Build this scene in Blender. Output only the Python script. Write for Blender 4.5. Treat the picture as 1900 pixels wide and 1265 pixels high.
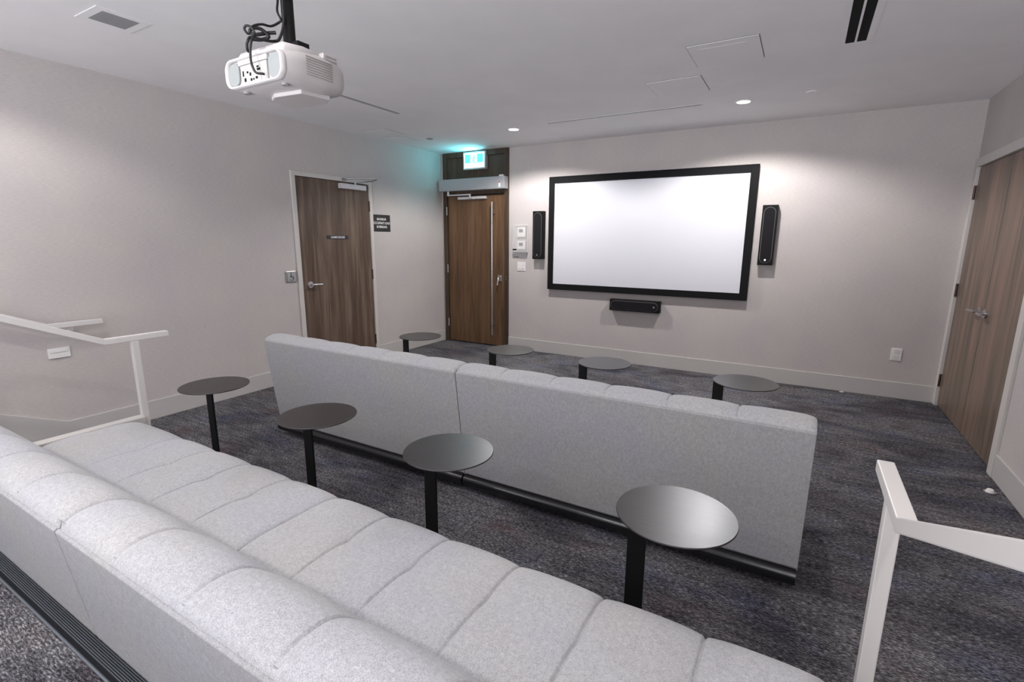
import bpy, bmesh, math, random
from mathutils import Vector, Matrix
for o in list(bpy.data.objects): bpy.data.objects.remove(o)
S = bpy.context.scene
COL = S.collection
PI = math.pi

# ------------------------------------------------------------------ camera, world, exposure
F_PX, YAW, PITCH, ROLL = 917.866, -0.525447, 0.201286, 0.0056136
CAM = (4.7160, -6.0518, 1.5335)
cy, sy, cp, sp = math.cos(YAW), math.sin(YAW), math.cos(PITCH), math.sin(PITCH)
fw = Vector((sy*cp, cy*cp, -sp)); rt = Vector((cy, -sy, 0)); up = rt.cross(fw)
c_, s_ = math.cos(ROLL), math.sin(ROLL)
r2 = c_*rt + s_*up; u2 = -s_*rt + c_*up
cd = bpy.data.cameras.new('camera'); cam = bpy.data.objects.new('camera', cd); COL.objects.link(cam)
cd.sensor_width = 36; cd.lens = F_PX*36/1900; cd.clip_start = 0.02
M = Matrix((r2, u2, -fw)).transposed().to_4x4(); M.translation = CAM
cam.matrix_world = M
S.camera = cam
w = bpy.data.worlds.new('world'); S.world = w; w.use_nodes = True
# fill through the added back window, brighter below the horizon to lift the ceiling
_n, _l = w.node_tree.nodes, w.node_tree.links
_g = _n.new('ShaderNodeTexCoord'); _s = _n.new('ShaderNodeSeparateXYZ'); _m = _n.new('ShaderNodeMapRange')
_l.new(_g.outputs['Generated'], _s.inputs[0]); _l.new(_s.outputs['Z'], _m.inputs['Value'])
_m.inputs['From Min'].default_value = -0.05; _m.inputs['From Max'].default_value = 0.05
_m.inputs['To Min'].default_value = 6.6; _m.inputs['To Max'].default_value = 1.4
_l.new(_m.outputs[0], _n['Background'].inputs[1])
_n['Background'].inputs[0].default_value = (0.93, 0.94, 1, 1)
S.view_settings.view_transform = 'Standard'; S.view_settings.look = 'None'
S.view_settings.gamma = 1; S.view_settings.use_curve_mapping = False
S.view_settings.exposure = 0.28
DOWN_W = 150.0          # watts of the two downlights in front of the screen wall
BACK_W = 58.0          # watts of the unseen downlights added over the seating and the platform
DOWN_COL = (1.0, 0.965, 0.94)
DOWN_SPREAD = math.radians(150)

W, H, YB = 5.965, 2.75, -7.9     # room: x 0..W, front wall y 0, back wall y YB
PLAT, PY = 0.42, -5.605          # raised platform height and its front edge

# ------------------------------------------------------------------ helpers
def tag(o, label=None, cat=None, group=None, kind=None):
    if label: o['label'] = label
    if cat: o['category'] = cat
    if group: o['group'] = group
    if kind: o['kind'] = kind
    return o
ORG = {}
def thing(name, label, cat, loc=(0, 0, 0), group=None, rz=0):
    o = bpy.data.objects.new(name, None); COL.objects.link(o)
    o.empty_display_size = 0.1
    o.location = loc; o.rotation_euler = (0, 0, rz)
    tag(o, label, cat, group)
    ORG[o.name] = Vector(loc)
    return o
def copy_tree(o, parent=None):
    c = o.copy(); COL.objects.link(c); c.parent = parent
    for ch in list(o.children): copy_tree(ch, c)
    return c

class MB:
    def __init__(self): self.v = []; self.f = []; self.sm = []
    def add(self, vs, fs, smooth=False):
        b = len(self.v); self.v += [Vector(p) for p in vs]
        for f in fs: self.f.append([b+i for i in f]); self.sm.append(smooth)
        return self
    def box(self, x0, x1, y0, y1, z0, z1):
        if x0 > x1: x0, x1 = x1, x0
        if y0 > y1: y0, y1 = y1, y0
        if z0 > z1: z0, z1 = z1, z0
        vs = [(x, y, z) for z in (z0, z1) for y in (y0, y1) for x in (x0, x1)]
        return self.add(vs, [(0, 2, 3, 1), (4, 5, 7, 6), (0, 1, 5, 4), (2, 6, 7, 3), (0, 4, 6, 2), (1, 3, 7, 5)])
    def cyl(self, p0, p1, r0, r1=None, n=24, cap=True):
        r1 = r0 if r1 is None else r1
        p0, p1 = Vector(p0), Vector(p1); d = (p1-p0).normalized()
        a = d.orthogonal().normalized(); b = d.cross(a)
        vs = []
        for p, r in ((p0, r0), (p1, r1)):
            vs += [p + r*(math.cos(2*PI*i/n)*a + math.sin(2*PI*i/n)*b) for i in range(n)]
        self.add(vs, [(i, (i+1) % n, n+(i+1) % n, n+i) for i in range(n)], True)
        if cap:
            self.add(vs[:n], [tuple(range(n-1, -1, -1))]); self.add(vs[n:], [tuple(range(n))])
        return self
    def tube(self, pts, r, n=10, cap=True):
        pts = [Vector(p) for p in pts]; rings = []; a = None
        for i, p in enumerate(pts):
            d = (pts[min(i+1, len(pts)-1)] - pts[max(i-1, 0)]).normalized()
            a = d.orthogonal().normalized() if a is None else (a - d*a.dot(d)).normalized()
            b = d.cross(a)
            rr = r[i] if isinstance(r, (list, tuple)) else r
            rings.append([p + rr*(math.cos(2*PI*k/n)*a + math.sin(2*PI*k/n)*b) for k in range(n)])
        vs = [q for R in rings for q in R]
        fs = [(i*n+k, i*n+(k+1) % n, (i+1)*n+(k+1) % n, (i+1)*n+k) for i in range(len(pts)-1) for k in range(n)]
        self.add(vs, fs, True)
        if cap: self.add(rings[0], [tuple(range(n-1, -1, -1))]); self.add(rings[-1], [tuple(range(n))])
        return self
    def prism(self, pts, ax, a, b):
        """2-D outline pts, extruded along axis ax (0,1,2) from a to b; pts are the other two coordinates in order"""
        def mk(p, t):
            q = list(p); q.insert(ax, t); return tuple(q)
        n = len(pts); vs = [mk(p, a) for p in pts] + [mk(p, b) for p in pts]
        return self.add(vs, [tuple(range(n-1, -1, -1)), tuple(range(n, 2*n))] +
                        [(i, (i+1) % n, n+(i+1) % n, n+i) for i in range(n)])
    def build(self, name, mat, parent=None, bevel=0, seg=2, world=True):
        me = bpy.data.meshes.new(name)
        off = Vector((0, 0, 0))
        if parent is not None and world: off = ORG.get(parent.name, off)
        me.from_pydata([v-off for v in self.v], [], self.f)
        me.polygons.foreach_set('use_smooth', self.sm)
        me.update()
        bm = bmesh.new(); bm.from_mesh(me); bmesh.ops.recalc_face_normals(bm, faces=bm.faces); bm.to_mesh(me); bm.free()
        me.materials.append(mat)
        o = bpy.data.objects.new(name, me); COL.objects.link(o); o.parent = parent
        ORG[o.name] = off
        if bevel:
            m = o.modifiers.new('bevel', 'BEVEL'); m.width = bevel; m.segments = seg; m.limit_method = 'ANGLE'
            m.angle_limit = math.radians(40)
        return o
def top(o):
    ORG[o.name] = Vector((0, 0, 0)); return o
def struct(o): o['kind'] = 'structure'; return o
def stadium(u0, u1, v0, v1, n=10):
    """outline of a rectangle with fully rounded short ends, long side along v"""
    r = (u1-u0)/2; cu = (u0+u1)/2; out = []
    if v1-v0 >= u1-u0:
        for i in range(n+1): t = PI*i/n; out.append((cu+r*math.cos(t), v1-r+r*math.sin(t)))
        for i in range(n+1): t = PI+PI*i/n; out.append((cu+r*math.cos(t), v0+r+r*math.sin(t)))
    else:
        r = (v1-v0)/2; cv = (v0+v1)/2
        for i in range(n+1): t = -PI/2+PI*i/n; out.append((u1-r+r*math.cos(t), cv+r*math.sin(t)))
        for i in range(n+1): t = PI/2+PI*i/n; out.append((u0+r+r*math.cos(t), cv+r*math.sin(t)))
    return out
def rrect(u0, u1, v0, v1, r, n=6):
    out = []
    for cx, cyy, t0 in ((u1-r, v1-r, 0), (u0+r, v1-r, PI/2), (u0+r, v0+r, PI), (u1-r, v0+r, 1.5*PI)):
        for i in range(n+1): t = t0+PI/2*i/n; out.append((cx+r*math.cos(t), cyy+r*math.sin(t)))
    return out
def text(body, size, mat, parent, origin, right, upv, name='lettering', extrude=0.0004, sx=1.0, bold=0.0):
    """flat raised lettering, centred on origin (world), turned into a mesh"""
    c = bpy.data.curves.new(name, 'FONT'); c.body = body; c.size = size
    c.align_x = 'CENTER'; c.align_y = 'CENTER'; c.extrude = extrude; c.offset = bold; c.space_line = 0.95
    t = bpy.data.objects.new(name, c); COL.objects.link(t)
    bpy.context.view_layer.update()
    dg = bpy.context.evaluated_depsgraph_get()
    me = bpy.data.meshes.new_from_object(t.evaluated_get(dg))
    bpy.data.objects.remove(t); bpy.data.curves.remove(c)
    R = Vector(right).normalized(); U = Vector(upv).normalized(); N = R.cross(U)
    off = ORG.get(parent.name, Vector((0, 0, 0))) if parent else Vector((0, 0, 0))
    for v in me.vertices:
        p = v.co; v.co = Vector(origin) + R*p.x*sx + U*p.y + N*p.z - off
    me.materials.clear(); me.materials.append(mat)
    o = bpy.data.objects.new(name, me); COL.objects.link(o); o.parent = parent
    return o

# ------------------------------------------------------------------ materials
def mat(name, col, rough=0.5, metal=0.0, spec=0.5, emit=None, es=0.0, trans=0.0, coat=0.0):
    m = bpy.data.materials.new(name); m.use_nodes = True
    b = m.node_tree.nodes['Principled BSDF']
    b.inputs['Base Color'].default_value = (*col, 1); b.inputs['Roughness'].default_value = rough
    b.inputs['Metallic'].default_value = metal; b.inputs['Specular IOR Level'].default_value = spec
    b.inputs['Coat Weight'].default_value = coat
    if emit: b.inputs['Emission Color'].default_value = (*emit, 1); b.inputs['Emission Strength'].default_value = es
    b.inputs['Transmission Weight'].default_value = trans
    return m
def nodes(m):
    nt = m.node_tree
    return nt, nt.nodes, nt.links, nt.nodes['Principled BSDF']
def coords(m, scale, rot=(0, 0, 0)):
    nt, N, L, b = nodes(m)
    tc = N.new('ShaderNodeTexCoord'); mp = N.new('ShaderNodeMapping')
    mp.inputs['Scale'].default_value = scale; mp.inputs['Rotation'].default_value = rot
    L.new(tc.outputs['Object'], mp.inputs['Vector']); return mp
def noise(m, vec, scale, detail=4, rough=0.5, dist=0.0):
    nt, N, L, b = nodes(m)
    n = N.new('ShaderNodeTexNoise'); n.inputs['Scale'].default_value = scale
    n.inputs['Detail'].default_value = detail; n.inputs['Roughness'].default_value = rough
    n.inputs['Distortion'].default_value = dist
    L.new(vec.outputs[0], n.inputs['Vector']); return n.outputs['Fac']
def ramp(m, fac, stops):
    nt, N, L, b = nodes(m)
    r = N.new('ShaderNodeValToRGB'); e = r.color_ramp.elements
    while len(e) < len(stops): e.new(0.5)
    for i, (p, c) in enumerate(stops): e[i].position = p; e[i].color = (*c, 1)
    L.new(fac, r.inputs['Fac']); return r.outputs['Color']
def mix(m, a, b_, fac, mode='MIX'):
    nt, N, L, b = nodes(m)
    x = N.new('ShaderNodeMix'); x.data_type = 'RGBA'; x.blend_type = mode
    if isinstance(fac, float): x.inputs[0].default_value = fac
    else: L.new(fac, x.inputs[0])
    for s, i in ((a, 6), (b_, 7)):
        if isinstance(s, tuple): x.inputs[i].default_value = (*s, 1)
        else: L.new(s, x.inputs[i])
    return x.outputs[2]
def bump(m, fac, strength, dist):
    nt, N, L, b = nodes(m)
    x = N.new('ShaderNodeBump'); x.inputs['Strength'].default_value = strength; x.inputs['Distance'].default_value = dist
    L.new(fac, x.inputs['Height']); L.new(x.outputs[0], b.inputs['Normal'])
def base(m, c):
    nt, N, L, b = nodes(m); L.new(c, b.inputs['Base Color'])

def wall_mat(name, sc):
    m = mat(name, (0.56, 0.52, 0.5), 0.75, spec=0.25)
    f = noise(m, coords(m, sc), 1.0, 3, 0.6)
    g = noise(m, coords(m, (2.2, 2.2, 2.2)), 1.0, 2)
    c = ramp(m, f, [(0.3, (0.50, 0.462, 0.447)), (0.7, (0.585, 0.548, 0.532))])
    c = mix(m, c, ramp(m, g, [(0.35, (0.95, 0.94, 0.97)), (0.65, (1.0, 1.0, 0.985))]), 1.0, 'MULTIPLY')
    base(m, c); bump(m, f, 0.12, 0.002); return m
M_WALL = wall_mat('wall_vinyl', (30, 30, 260))
M_CEIL = mat('ceiling_paint', (0.70, 0.69, 0.70), 0.9, spec=0.1)
_f = noise(M_CEIL, coords(M_CEIL, (3, 3, 3)), 1.0, 3); base(M_CEIL, ramp(M_CEIL, _f, [(0.35, (0.86, 0.85, 0.86)), (0.65, (0.89, 0.88, 0.885))]))
M_TRIM = mat('trim_paint', (0.52, 0.50, 0.485), 0.45, spec=0.35)
M_FRAME = mat('door_frame_paint', (0.60, 0.57, 0.545), 0.4, spec=0.4)
M_PANEL = mat('ceiling_panel_paint', (0.87, 0.86, 0.865), 0.8, spec=0.2)
M_GAP = mat('shadow_gap', (0.12, 0.12, 0.12), 0.9)
M_SLOT = mat('slot_black', (0.012, 0.012, 0.012), 0.8, spec=0.1)
M_GRILLE = mat('vent_grille_grey', (0.33, 0.33, 0.33), 0.6)

def carpet():
    m = mat('carpet', (0.08, 0.08, 0.085), 0.95, spec=0.1)
    fine = noise(m, coords(m, (52, 200, 150)), 1.0, 4, 0.75)
    fine2 = noise(m, coords(m, (330, 330, 330)), 1.0, 2, 0.6)
    mid = noise(m, coords(m, (6, 34, 10)), 1.0, 4, 0.65)
    big = noise(m, coords(m, (1.3, 2.6, 2)), 1.0, 4, 0.6, 0.6)
    hue = noise(m, coords(m, (2.1, 3.2, 2), (0, 0, 0.8)), 1.0, 3, 0.6)
    c = ramp(m, fine, [(0.36, (0.024, 0.023, 0.026)), (0.51, (0.115, 0.112, 0.119)), (0.66, (0.46, 0.455, 0.47))])
    c = mix(m, c, ramp(m, fine2, [(0.3, (0.5, 0.5, 0.5)), (0.7, (1.4, 1.4, 1.4))]), 1.0, 'MULTIPLY')
    c = mix(m, c, ramp(m, mid, [(0.34, (0.55, 0.54, 0.56)), (0.62, (1.15, 1.14, 1.14))]), 1.0, 'MULTIPLY')
    c = mix(m, c, ramp(m, big, [(0.38, (0.55, 0.54, 0.58)), (0.55, (1.0, 1.0, 1.0)), (0.75, (1.2, 1.2, 1.2))]), 1.0, 'MULTIPLY')
    c = mix(m, c, ramp(m, hue, [(0.33, (0.90, 0.94, 1.14)), (0.46, (0.99, 0.99, 1.02)), (0.58, (1.0, 0.985, 0.985)), (0.72, (1.16, 0.93, 0.92))]), 1.0, 'MULTIPLY')
    base(m, c); bump(m, fine, 0.5, 0.004); return m
M_CARPET = carpet()

def fabric(name, lo, hi):
    m = mat(name, hi, 0.9, spec=0.15)
    f = noise(m, coords(m, (380, 380, 480)), 1.0, 2, 0.7)
    g = noise(m, coords(m, (90, 90, 60)), 1.0, 4, 0.7)
    k = noise(m, coords(m, (2.5, 2.5, 2.5)), 1.0, 2)
    c = ramp(m, f, [(0.33, lo), (0.62, hi)])
    c = mix(m, c, ramp(m, g, [(0.35, (0.86, 0.86, 0.87)), (0.65, (1.06, 1.06, 1.05))]), 1.0, 'MULTIPLY')
    c = mix(m, c, ramp(m, k, [(0.35, (0.97, 0.98, 1.03)), (0.65, (1.01, 1.0, 0.98))]), 1.0, 'MULTIPLY')
    base(m, c); bump(m, f, 0.35, 0.002)
    m.node_tree.nodes['Principled BSDF'].inputs['Sheen Weight'].default_value = 0.15
    return m
M_FABRIC = fabric('heather_grey_fabric', (0.31, 0.31, 0.323), (0.49, 0.485, 0.495))
M_SHADEFAB = fabric('heather_fabric_shaded', (0.26, 0.26, 0.268), (0.40, 0.396, 0.403))  # same bench fabric, rear-face shade put into the colour

def wood(name, dark, light, streak, rough=0.4, sc=1.0, axis=2):
    m = mat(name, light, rough, spec=0.4)
    s = [14*sc, 14*sc, 14*sc]; s[axis] = 0.9*sc
    f = noise(m, coords(m, tuple(s)), 1.0, 5, 0.6, 0.4)
    s2 = [110*sc, 110*sc, 110*sc]; s2[axis] = 3*sc
    g = noise(m, coords(m, tuple(s2)), 1.0, 3, 0.6)
    c = ramp(m, f, [(0.32, dark), (0.5, light), (0.68, streak)])
    c = mix(m, c, ramp(m, g, [(0.35, (0.8, 0.8, 0.8)), (0.65, (1.1, 1.1, 1.1))]), 1.0, 'MULTIPLY')
    base(m, c); return m
M_WAL = wood('walnut_veneer', (0.075, 0.048, 0.034), (0.125, 0.082, 0.058), (0.19, 0.14, 0.105), 0.42)
M_ENT = wood('entry_walnut', (0.085, 0.043, 0.021), (0.135, 0.074, 0.037), (0.17, 0.098, 0.052), 0.4)
M_ENTD = wood('entry_walnut_dark', (0.045, 0.028, 0.018), (0.065, 0.042, 0.028), (0.09, 0.06, 0.042), 0.4)
M_LAM = wood('grey_brown_laminate', (0.11, 0.078, 0.06), (0.18, 0.132, 0.103), (0.27, 0.165, 0.13), 0.38, 0.8)
M_DARK = mat('dark_reveal', (0.015, 0.012, 0.01), 0.6)
M_BRONZE = mat('bronze_hinge', (0.09, 0.06, 0.05), 0.4, 0.7)
M_STEEL = mat('satin_steel', (0.62, 0.61, 0.62), 0.28, 1.0)
M_BRUSH = mat('brushed_steel_plate', (0.42, 0.41, 0.41), 0.35, 1.0)
M_ALU = mat('silver_powder_coat', (0.40, 0.405, 0.42), 0.45, 0.3)
M_ALU2 = mat('pale_silver_coat', (0.62, 0.61, 0.63), 0.4, 0.2)
M_RAIL = mat('rail_white_coat', (0.66, 0.635, 0.62), 0.38, spec=0.4)
M_BLACK = mat('black_powder_coat', (0.006, 0.006, 0.0065), 0.55, spec=0.25)
M_TUBE = mat('black_gloss_tube', (0.008, 0.008, 0.009), 0.25)
def table_top():
    m = mat('table_top_bronze_black', (0.055, 0.049, 0.048), 0.3, 0.0, 0.5)
    m.node_tree.nodes['Principled BSDF'].inputs['IOR'].default_value = 1.62
    m.node_tree.nodes['Principled BSDF'].inputs['Specular Tint'].default_value = (0.84, 0.90, 1.0, 1)
    f = noise(m, coords(m, (9, 60, 9)), 1.0, 4, 0.6)
    base(m, ramp(m, f, [(0.35, (0.024, 0.018, 0.016)), (0.65, (0.030, 0.024, 0.022))]))
    nt, N, L, b = nodes(m)
    g = noise(m, coords(m, (14, 14, 14)), 1.0, 3)
    r = N.new('ShaderNodeMapRange'); r.inputs['From Min'].default_value = 0.3; r.inputs['From Max'].default_value = 0.7
    r.inputs['To Min'].default_value = 0.33; r.inputs['To Max'].default_value = 0.35
    L.new(g, r.inputs['Value']); L.new(r.outputs[0], b.inputs['Roughness'])
    return m
M_TOP = table_top()
M_SCRF = mat('screen_velvet_black', (0.006, 0.006, 0.007), 0.8, spec=0.2)
M_SCR = mat('projection_white', (0.68, 0.685, 0.735), 0.8, spec=0.15)
M_SPK = mat('speaker_black', (0.005, 0.0045, 0.005), 0.6, spec=0.2)
M_GRL = mat('speaker_cloth', (0.016, 0.015, 0.017), 0.85, spec=0.1)
M_GRLR = mat('speaker_grille_edge', (0.07, 0.065, 0.07), 0.5)
M_WHITE = mat('white_plastic', (0.80, 0.78, 0.77), 0.4)
M_WHITE2 = mat('white_plastic_inset', (0.68, 0.66, 0.66), 0.4)
M_LCD = mat('thermostat_display', (0.05, 0.055, 0.05), 0.3)
M_CLEAR = mat('clear_polycarbonate', (0.9, 0.9, 0.9), 0.1)
_nt = M_CLEAR.node_tree; _t = _nt.nodes.new('ShaderNodeBsdfTransparent'); _x = _nt.nodes.new('ShaderNodeMixShader'); _x.inputs[0].default_value = 0.18
_nt.links.new(_t.outputs[0], _x.inputs[1]); _nt.links.new(_nt.nodes['Principled BSDF'].outputs[0], _x.inputs[2])
_nt.links.new(_x.outputs[0], _nt.nodes['Material Output'].inputs['Surface'])
M_PROJ = mat('projector_white', (0.58, 0.55, 0.545), 0.4, spec=0.4)
M_PROJ2 = mat('projector_vent_shade', (0.36, 0.34, 0.33), 0.6)
M_PGREY = mat('projector_grey_inset', (0.27, 0.29, 0.29), 0.5)
M_PANELP = mat('projector_port_panel', (0.46, 0.45, 0.43), 0.5)
M_CABLE = mat('black_cable', (0.006, 0.006, 0.007), 0.5)
M_GLASS = mat('lens_glass', (0.02, 0.02, 0.03), 0.05)
M_SIGN = mat('sign_black', (0.022, 0.020, 0.020), 0.5)
M_SIGN2 = mat('door_sign_navy', (0.02, 0.022, 0.035), 0.5)
M_LETTER = mat('sign_lettering_white', (0.80, 0.79, 0.78), 0.5)
M_RED = mat('label_red', (0.6, 0.06, 0.06), 0.5)
M_LAMP = mat('lamp_lens', (1, 1, 1), 0.5, emit=(1, 0.97, 0.93), es=14)
M_EXITW = mat('exit_face_white', (0.8, 0.9, 0.9), 0.4, emit=(0.72, 1.0, 0.97), es=1.3)
M_EXITG = mat('exit_face_green', (0.1, 0.6, 0.5), 0.4, emit=(0.10, 0.80, 0.66), es=0.95)
M_EXITF = mat('exit_housing', (0.50, 0.53, 0.53), 0.45)
M_RUB = mat('nosing_rubber', (0.006, 0.007, 0.010), 0.6, spec=0.2)
M_RUBL = mat('nosing_aluminium_edge', (0.16, 0.175, 0.20), 0.35, 0.6)

# ------------------------------------------------------------------ room shell
T = 0.12
DL = (-2.51, -1.465, 2.19)       # left door opening y0,y1,height
DR = (-1.72, -0.075, 2.185)      # right double door opening
fl = MB().box(-T, W+T, YB-T, T, -0.1, 0).build('floor', M_CARPET); struct(fl)
cl = MB().box(-T, W+T, YB-T, T, H, H+0.1).build('ceiling', M_CEIL); struct(cl)
EX0, EX1 = 0.03, 1.15            # entry door unit in the front wall
b = MB().box(-T, EX0, 0, T, 0, H).box(EX1, W+T, 0, T, 0, H).box(EX0, EX1, 0.07, T, 0, H)
struct(b.build('wall_front', M_WALL))
b = MB().box(-T, 0, DL[1], 0, 0, H).box(-T, 0, YB, DL[0], 0, H).box(-T, 0, DL[0], DL[1], DL[2], H).box(-T, -0.07, DL[0], DL[1], 0, DL[2])
struct(b.build('wall_left', M_WALL))
b = MB().box(W, W+T, DR[1], 0, 0, H).box(W, W+T, YB, DR[0], 0, H).box(W, W+T, DR[0], DR[1], DR[2], H).box(W+0.08, W+T, DR[0], DR[1], 0, DR[2])
struct(b.build('wall_right', M_WALL))
WX0, WX1, WZ0, WZ1 = 0.5, 5.46, 0.50, 2.55
b = MB().box(-T, WX0, YB-T, YB, 0, H).box(WX1, W+T, YB-T, YB, 0, H).box(WX0, WX1, YB-T, YB, 0, WZ0).box(WX0, WX1, YB-T, YB, WZ1, H)
struct(b.build('wall_back', M_WALL))
b = MB().box(WX0, WX1, YB-0.08, YB-0.02, WZ0, WZ0+0.05).box(WX0, WX1, YB-0.08, YB-0.02, WZ1-0.05, WZ1)
for k in range(5):
    x = WX0+k*(WX1-WX0-0.05)/4; b.box(x, x+0.05, YB-0.08, YB-0.02, WZ0+0.05, WZ1-0.05)
struct(b.build('fill_window_1', M_FRAME))  # unseen window added behind the camera to let fill light in
pl = bpy.data.lights.new('fill_window_portal', 'AREA'); pl.shape = 'RECTANGLE'; pl.size = WX1-WX0; pl.size_y = WZ1-WZ0; pl.cycles.is_portal = True
po = bpy.data.objects.new('fill_window_portal', pl); COL.objects.link(po)
po.location = ((WX0+WX1)/2, YB-0.01, (WZ0+WZ1)/2); po.rotation_euler = (PI/2, 0, 0)
# raised platform and the two flights beside the back bench
b = MB().box(0, W, YB, PY, 0, PLAT)
for x0, x1 in ((0.0, 1.14), (5.02, W)):
    b.box(x0, x1, PY, PY+0.31, 0, 0.28); b.box(x0, x1, PY+0.31, PY+0.62, 0, 0.14)
o = b.build('platform', M_CARPET); struct(o)
# baseboards: flat board with a thin lighter top bead
BH, BT = 0.165, 0.014
def bb_run(b, p0, p1, nx, ny, z=0):
    x0, y0 = p0; x1, y1 = p1
    b.box(min(x0, x1, x0+nx*BT, x1+nx*BT), max(x0, x1, x0+nx*BT, x1+nx*BT), min(y0, y1, y0+ny*BT, y1+ny*BT), max(y0, y1, y0+ny*BT, y1+ny*BT), z, z+BH)
b = MB(); bb_run(b, (EX1+0.002, 0), (W, 0), 0, -1)
struct(b.build('baseboard_front', M_TRIM, bevel=0.004))
b = MB(); bb_run(b, (0, -1.415), (0, 0), 1, 0)
b.prism([(-2.565, 0), (-2.565, BH), (-4.66, BH), (-5.60, BH+0.44), (YB, BH+0.44), (YB, 0)], 0, 0, BT)
struct(b.build('baseboard_left', M_TRIM, bevel=0.004))
b = MB()
b.prism([(DR[0]-0.085, 0), (DR[0]-0.085, BH), (-4.66, BH), (-5.60, BH+0.44), (YB, BH+0.44), (YB, 0)], 0, W-BT, W)
struct(b.build('baseboard_right', M_TRIM, bevel=0.004))
b = MB().box(BT, W-BT, YB, YB+BT, PLAT, PLAT+BH); struct(b.build('baseboard_back', M_TRIM, bevel=0.004))
# low white curb walls between the stairs and the bench
struct(MB().box(1.14, 1.215, PY, -4.64, 0, 0.425).build('trim_1', M_TRIM, bevel=0.006))
struct(MB().box(4.945, 5.02, PY, -4.80, 0, 0.425).build('trim_2', M_TRIM, bevel=0.006))

# ------------------------------------------------------------------ left door
def lever(b_rose, b_arm, x, y, z, nx, ny, dx, dy, L=0.115, r=0.032):
    b_rose.cyl((x, y, z), (x+nx*0.012, y+ny*0.012, z), r)
    b_rose.cyl((x+nx*0.012, y+ny*0.012, z), (x+nx*0.055, y+ny*0.055, z), 0.014)
    p = [(x+nx*0.05, y+ny*0.05, z), (x+nx*0.058+dx*0.02, y+ny*0.058+dy*0.02, z), (x+nx*0.058+dx*L, y+ny*0.058+dy*L, z-0.002)]
    b_arm.tube(p, [0.012, 0.011, 0.009], 12)
d1 = thing('door_1', None, None, (0, -1.98, 0)); d1['kind'] = 'structure'
f = 0.045
b = MB()
for xa, xb in ((-0.07, 0.018),):
    b.box(xa, xb, DL[0]-f, DL[0]+0.004, 0, DL[2]+f).box(xa, xb, DL[1]-0.004, DL[1]+f, 0, DL[2]+f).box(xa, xb, DL[0], DL[1], DL[2]-0.004, DL[2]+f)
b.build('door_frame', M_FRAME, d1, bevel=0.003)
leaf = MB().box(-0.045, 0.004, DL[0]+0.010, DL[1]-0.008, 0.012, DL[2]-0.009).build('door_leaf', M_WAL, d1, bevel=0.002)
MB().box(-0.068, -0.047, DL[0]+0.004, DL[1]-0.004, 0.001, DL[2]-0.004).build('door_reveal', M_DARK, d1)
for z in (1.93, 1.10, 0.265):
    MB().cyl((0.010, DL[1]-0.006, z-0.062), (0.010, DL[1]-0.006, z+0.062), 0.009, n=12).build('hinge', M_BRONZE, d1)
rb, ab = MB(), MB(); lever(rb, ab, 0.004, -2.41, 1.035, 1, 0, 0, 1, 0.125, 0.036)
h = rb.build('lever_handle', M_STEEL, d1); ab.build('lever', M_STEEL, h)

c = thing('door_closer', 'silver door closer with folded arm at the top of the left wall walnut door', 'door closer', (0.004, -1.73, 2.09))
MB().box(0.0045, 0.062, -1.935, -1.555, 2.105, 2.163).build('closer_body', M_ALU2, c, bevel=0.004)
b = MB().cyl((0.034, -1.70, 2.163), (0.034, -1.70, 2.196), 0.014, n=14)
b.tube([(0.034, -1.70, 2.19), (0.20, -1.60, 2.205), (0.33, -1.64, 2.215)], 0.007, 8)
b.build('main_arm', M_BRUSH, c)
b = MB().tube([(0.33, -1.64, 2.222), (0.055, -1.865, 2.215)], 0.006, 8).box(0.0185, 0.07, -1.885, -1.845, 2.196, 2.222)
b.build('forearm', M_BRUSH, c)

s = thing('door_sign', 'small narrow dark plate reading GAMES ROOM on the walnut door', 'sign', (0.0045, -1.985, 1.553))
MB().box(0.0045, 0.009, -2.14, -1.83, 1.533, 1.575).build('plate', M_SIGN2, s, bevel=0.001)
text('GAMES ROOM', 0.031, M_LETTER, s, (0.0094, -1.985, 1.553), (0, 1, 0), (0, 0, 1), bold=0.0006)
s = thing('occupancy_sign', 'square black wall sign with three lines of white lettering beside the walnut door', 'sign', (0, -1.27, 1.735))
MB().box(0.0005, 0.006, -1.425, -1.115, 1.63, 1.84).build('plate', M_SIGN, s, bevel=0.001)
for k, (t, dz) in enumerate((('MAXIMUM', 0.048), ('OCCUPANT LOAD', 0.0), ('10 PERSONS', -0.048))):
    text(t, 0.040, M_LETTER, s, (0.0065, -1.27, 1.735+dz), (0, 1, 0), (0, 0, 1), sx=0.86, bold=0.0008)
s = thing('door_push_button', 'square brushed metal push plate with a wheelchair symbol left of the walnut door', 'push button', (0, -2.64, 1.135))
MB().box(0.0005, 0.012, -2.705, -2.575, 1.075, 1.195).build('plate', M_BRUSH, s, bevel=0.004)
MB().prism(rrect(-2.690, -2.590, 1.090, 1.180, 0.006), 0, 0.012, 0.017).build('button', M_ALU, s, bevel=0.001)
b = MB().tube([(0.0185, -2.645+0.024*math.cos(t), 1.122+0.024*math.sin(t)) for t in [i*PI/10 for i in range(-8, 9)]], 0.0022, 6)
b.tube([(0.0185, -2.648, 1.160), (0.0185, -2.648, 1.130), (0.0185, -2.628, 1.130), (0.0185, -2.618, 1.108)], 0.0028, 6)
b.cyl((0.017, -2.648, 1.170), (0.0195, -2.648, 1.170), 0.006, n=12)
b.build('wheelchair_symbol', M_DARK, s)

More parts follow.
